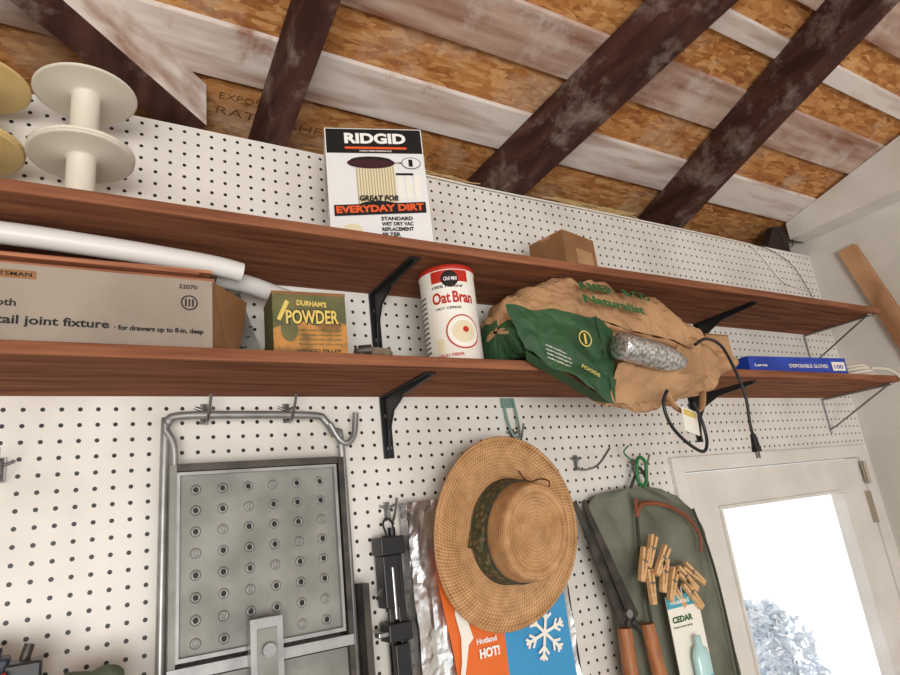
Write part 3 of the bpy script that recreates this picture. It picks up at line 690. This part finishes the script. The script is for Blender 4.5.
b.build('insulated_bag')

# ---------------------------------------------------------------- straw hat
b=MB(); n=96
def hatring(rx,ry,z,wv=0):
    return [Vector((rx*math.cos(2*math.pi*i/n),ry*math.sin(2*math.pi*i/n),z+wv*math.cos(4*math.pi*i/n))) for i in range(n)]
A,B=.166,.183; a,c=.083,.096
top=[hatring(A,B,.004,.008),hatring(A*.995,B*.995,.008,.008),hatring(A*.9,B*.9,.007,.006),hatring(A*.75,B*.75,.003,.004),hatring(a*1.15,c*1.15,.001,.001),hatring(a*1.03,c*1.03,.004),hatring(a,c,.012),hatring(a*.97,c*.97,.05),hatring(a*.93,c*.93,.09),hatring(a*.91,c*.91,.099),hatring(a*.86,c*.86,.104),hatring(a*.78,c*.78,.103),hatring(a*.70,c*.70,.099),hatring(a*.4,c*.4,.099),hatring(a*.05,c*.05,.100)]
b.loft(top,STRAW,cap0=False)
und=[hatring(A,B,.004,.008),hatring(A*.9,B*.9,.003,.006),hatring(A*.75,B*.75,-.001,.004),hatring(a*1.0,c*1.0,-.002),hatring(a*.95,c*.95,.05),hatring(a*.86,c*.86,.098)]
b.loft(und,STRAW,cap0=False)
b.tube([p+Vector((0,0,.0)) for p in hatring(A,B,.006,.008)][::3],.0035,STRAW,closed=True,k=2,n=6)
band=[hatring(a*1.025,c*1.025,.008),hatring(a*1.035,c*1.035,.02),hatring(a*1.0,c*1.0,.05),hatring(a*.975,c*.975,.058)]
b.loft(band,BANDF,cap0=False,cap1=False)
for rr,zz in((1.035,.010),(.985,.056)):
    b.tube(hatring(a*rr,c*rr,zz)[::4],.0018,APRD,closed=True,k=2,n=6)
b.box((-a*1.03,-.03,.032),(.008,.03,.04),BANDF)
b.tube([(.02,.085,.10),(.03,.098,.085),(.035,.105,.05),(.028,.10,.02),(.01,.12,.008)],.0016,LEATH)
b.build('straw_hat',M=Matrix.Translation((.750,-.085,1.727))@Matrix.Rotation(math.radians(14),4,'Y')@Matrix.Rotation(math.radians(4),4,'X')@Matrix.Rotation(math.pi/2,4,'X'))

# ---------------------------------------------------------------- apron
zt_=[1.20,1.30,1.42,1.52,1.60,1.66,1.71,1.75,1.775,1.785]
xl_=[1.07,1.06,1.05,1.04,1.025,1.015,1.01,1.012,1.04,1.12]
xr_=[1.42,1.415,1.41,1.405,1.40,1.395,1.375,1.33,1.27,1.22]
rings=[]
for k in range(61):
    z=1.20+.585*k/60; l=lerp(zt_,xl_,z); r=lerp(zt_,xr_,z); R_=[]
    nn=44
    for i in range(nn+1):
        u=i/nn; x=l+(r-l)*u
        fold=.015*abs(math.sin(u*9+z*7+1.5*math.sin(z*10)))-.007
        R_.append(Vector((x,-.034-.022*math.sin(math.pi*u)**.5*min(1,(1.80-z)*8)-fold*min(1,4*u*(1-u)+.15)-.005*noise.noise(Vector((x*20,z*14,0))),z)))
    for i in range(8): R_.append(Vector((r-(r-l)*(i+.5)/8,-.020,z)))
    rings.append(R_)
b=MB(); b.loft(rings,APR)
b.tube([(1.13,-.078,1.76),(1.12,-.082,1.72),(1.14,-.084,1.745),(1.21,-.085,1.738),(1.28,-.084,1.705),(1.315,-.082,1.66),(1.31,-.08,1.62)],.0055,LEATH,flat=.6)
b.tube([(1.13,-.078,1.75),(1.115,-.082,1.70),(1.105,-.083,1.62),(1.10,-.083,1.5)],.004,APRD)
b.tube([(1.34,-.06,1.72),(1.36,-.066,1.6),(1.365,-.068,1.45),(1.365,-.065,1.25)],.003,APRD)
b.tube([(1.17,-.03,1.785),(1.195,-.035,1.82),(1.21,-.035,1.83),(1.225,-.035,1.80),(1.23,-.03,1.78)],.004,APRD)
b.build('canvas_apron')
b=MB(); b.tube([(1.185,-.045,1.80),(1.185,-.05,1.840),(1.20,-.05,1.855),(1.216,-.05,1.840),(1.213,-.045,1.80),(1.20,-.045,1.788)],.0045,GREENP,closed=True); b.tube([(1.18,-.04,1.85),(1.16,-.04,1.87),(1.18,-.04,1.885)],.002,GREENP); b.build('carabiner_clip')
b=MB()
def pin(u,v,ang,ly=0):
    x=1.096+.0029*(u-640)-.00057*(v-545); z=1.658-.0021*(v-545)-.0004*(u-640)
    T=Matrix.Translation((x,-.100-ly*.012,z))@Matrix.Rotation(math.radians(ang),4,'Y')
    for s_ in(-1,1):
        b.box((s_*.0050,0,0),(.0066,.010,.072),PINW,R=(0,s_*3.0,0),M=T)
    b.cyl((-.006,-.0055,.008),(.006,-.0055,.008),.0022,STEEL,M=T,n=8); b.cyl((0,-.006,.008),(0,.006,.008),.003,STEEL,M=T,n=8)
for i,p in enumerate([(650,550,30),(657,559,44),(642,563,26),(659,573,22),(650,584,6),(668,582,30),(676,590,-30),(684,577,-46),(697,572,-50),(690,592,-35)]): pin(*p,ly=i%2)
b.tube([(1.11,-.087,1.64),(1.14,-.087,1.61),(1.20,-.087,1.60),(1.25,-.087,1.60)],.0035,STEEL)
b.build('clothespin_bundle')
b=MB(); dx=-.035
for x0,x1,yy in((.985,1.075,-.064),(1.005,1.10,-.070)):
    b.prism([(x0+dx,1.765),(x0+.010+dx,1.77),(x1+.012+dx,1.52),(x1-.014+dx,1.50)],'y',yy,yy-.003,DARKST)
b.cyl((1.085+dx,-.066,1.51),(1.06+dx,-.07,1.47),.008,DARKST); b.cyl((1.09+dx,-.07,1.51),(1.13+dx,-.075,1.47),.008,DARKST)
b.cyl((1.062+dx,-.075,1.50),(1.045+dx,-.075,1.20),.015,WHAND,r1=.018); b.cyl((1.120+dx,-.085,1.50),(1.140+dx,-.09,1.20),.015,WHAND,r1=.018)
b.cyl((1.082+dx,-.06,1.525),(1.082+dx,-.078,1.525),.009,STEEL)
b.build('hedge_shears')
b=MB(); dx=-.012
b.b2(1.146+dx,1.249+dx,-.104,-.1025,1.27,1.545,OFFW); b.b2(1.146+dx,1.249+dx,-.1048,-.1042,1.520,1.545,TEAL); b.b2(1.146+dx,1.249+dx,-.1048,-.1042,1.27,1.36,TEAL)
b.text('CEDAR',1.154+dx,1.490,.065,GTEXT,y=-.1052,h=.013,bold=.04); b.text('Household',1.157+dx,1.527,.06,OFFW,y=-.1054,h=.010); b.text('fresh scent spray',1.154+dx,1.478,.06,GTEXT,y=-.1052,h=.006)
b.lathe([(0,-.01),(.020,-.008),(.023,0),(.023,.09),(.018,.105),(.009,.112),(.009,.13),(0,.132)],CYAN,M=Matrix.Translation((1.20+dx,-.122,1.33)),n=24,sy=.6)
b.lathe([(.0235,.02),(.0235,.055)],TEAL,M=Matrix.Translation((1.20+dx,-.122,1.33)),n=24,sy=.62)
b.cyl((1.2+dx,-.104,1.545),(1.2+dx,-.104,1.56),.002,STEEL)
b.build('cedar_scent_pack')

# ---------------------------------------------------------------- lower left cabinet + tools
b=MB(); b.b2(-.95,.08,-.24,-.001,.95,1.575,CABW); b.b2(-.94,-.44,-.256,-.241,.96,1.565,CABW); b.b2(-.43,.07,-.256,-.241,.96,1.565,CABW); b.cyl((-.46,-.256,1.25),(-.46,-.27,1.25),.01,STEEL); b.cyl((-.41,-.256,1.25),(-.41,-.27,1.25),.01,STEEL); b.build('wall_cabinet',bevel=.002)
b=MB()
b.cyl((-.25,-.10,1.605),(-.05,-.11,1.60),.028,BLKPL); b.cyl((-.05,-.11,1.60),(-.02,-.11,1.60),.018,DARKST); b.b2(-.16,-.08,-.13,-.08,1.576,1.665,NAVY); b.cyl((-.13,-.10,1.662),(-.06,-.10,1.657),.009,NAVY); b.cyl((-.13,-.16,1.61),(-.05,-.15,1.635),.007,RED)
b.b2(-.055,-.015,-.14,-.09,1.61,1.648,BLKPL); b.cyl((-.035,-.11,1.648),(-.03,-.11,1.666),.006,DARKST); b.b2(-.075,-.05,-.13,-.08,1.60,1.655,NAVY)
b.build('power_drill',bevel=.003)
b=MB()
rings=[[Vector((.0+.078*i/12, -.12+ .05*math.cos(t*math.pi/6)*math.sin(math.pi*(i+1)/14)**.4, 1.600+(.024+.004*math.sin(i*.8))*math.sin(math.pi*(i+1)/14)**.3*math.sin(t*math.pi/6)+.002*math.sin(t*3+i))) for t in range(12)] for i in range(13)]
b.loft(rings,CLOTHG); b.build('folded_rag')

# ---------------------------------------------------------------- wires, straw on wall top, leaning plank
b=MB()
for k in range(22):
    x0=random.choice([random.uniform(.45,.60),random.uniform(1.06,1.2),random.uniform(1.08,1.2)]); L=random.uniform(.06,.075)
    pts=[(x0+i*L,.004-.016*random.random(),2.568+.014*random.random()) for i in range(5)]
    b.tube(pts,.0015,STRAWT,n=5,k=3)
b.build('dry_grass_tuft')
b=MB()
b.tube([(.45,-.008,2.560),(.7,-.008,2.563),(.9,-.008,2.560),(1.3,-.008,2.562),(1.9,-.008,2.56),(2.0,-.008,2.55),(2.06,-.008,2.50),(2.12,-.008,2.44),(2.2,-.008,2.42),(2.33,-.01,2.41)],.0022,OFFW)
b.tube([(2.0,-.010,2.560),(2.10,-.01,2.55),(2.22,-.01,2.5),(2.30,-.01,2.36)],.0013,BLKPL,n=5)
b.tube([(2.20,-.006,2.64),(2.18,-.02,2.60),(2.20,-.02,2.575),(2.235,-.02,2.58),(2.25,-.02,2.61)],.0018,BLKPL,n=5)
b.build('electrical_wire')
b=MB(); b.prism([(-.110,2.53),(-.170,2.535),(-.79,0.001),(-.70,0.001)],'x',XR-.024,XR-.002,PALEW); b.build('leaning_plank',bevel=.001)

# ---------------------------------------------------------------- camera
Xa=Vector((1050,62.5,627)).normalized(); Ya=Vector((-388.9,233.8,627)).normalized(); Za=Vector((-250,-2100,627)).normalized()
fwd=Vector((Xa.z,Ya.z,Za.z)).normalized(); up=-Vector((Xa.y,Ya.y,Za.y)); right=fwd.cross(up).normalized(); up=right.cross(fwd)
R=Matrix((right,up,-fwd)).transposed().to_4x4()
cd=bpy.data.cameras.new('camera'); cd.sensor_width=36; cd.lens=25.08; cd.clip_start=.01
co=bpy.data.objects.new('camera',cd); co.matrix_world=Matrix.Translation((0,-1.15,1.75))@R; SC.collection.objects.link(co); SC.camera=co

# ---------------------------------------------------------------- light
w=bpy.data.worlds.new('World'); SC.world=w; w.use_nodes=True
bg=w.node_tree.nodes['Background']; bg.inputs[0].default_value=(.96,.98,1,1); bg.inputs[1].default_value=1.35
def area(name,loc,target,sx,sy,e,col):
    l=bpy.data.lights.new(name,'AREA'); l.shape='RECTANGLE'; l.size=sx; l.size_y=sy; l.energy=e; l.color=col
    o=bpy.data.objects.new(name,l); o.location=loc; o.rotation_euler=(Vector(target)-Vector(loc)).to_track_quat('-Z','Y').to_euler(); SC.collection.objects.link(o); return o
area('garage_opening_light',(-.9,-3.9,1.3),(.6,0,2.1),1.8,1.3,108,(1,.97,.93))
SC.view_settings.view_transform='Standard'
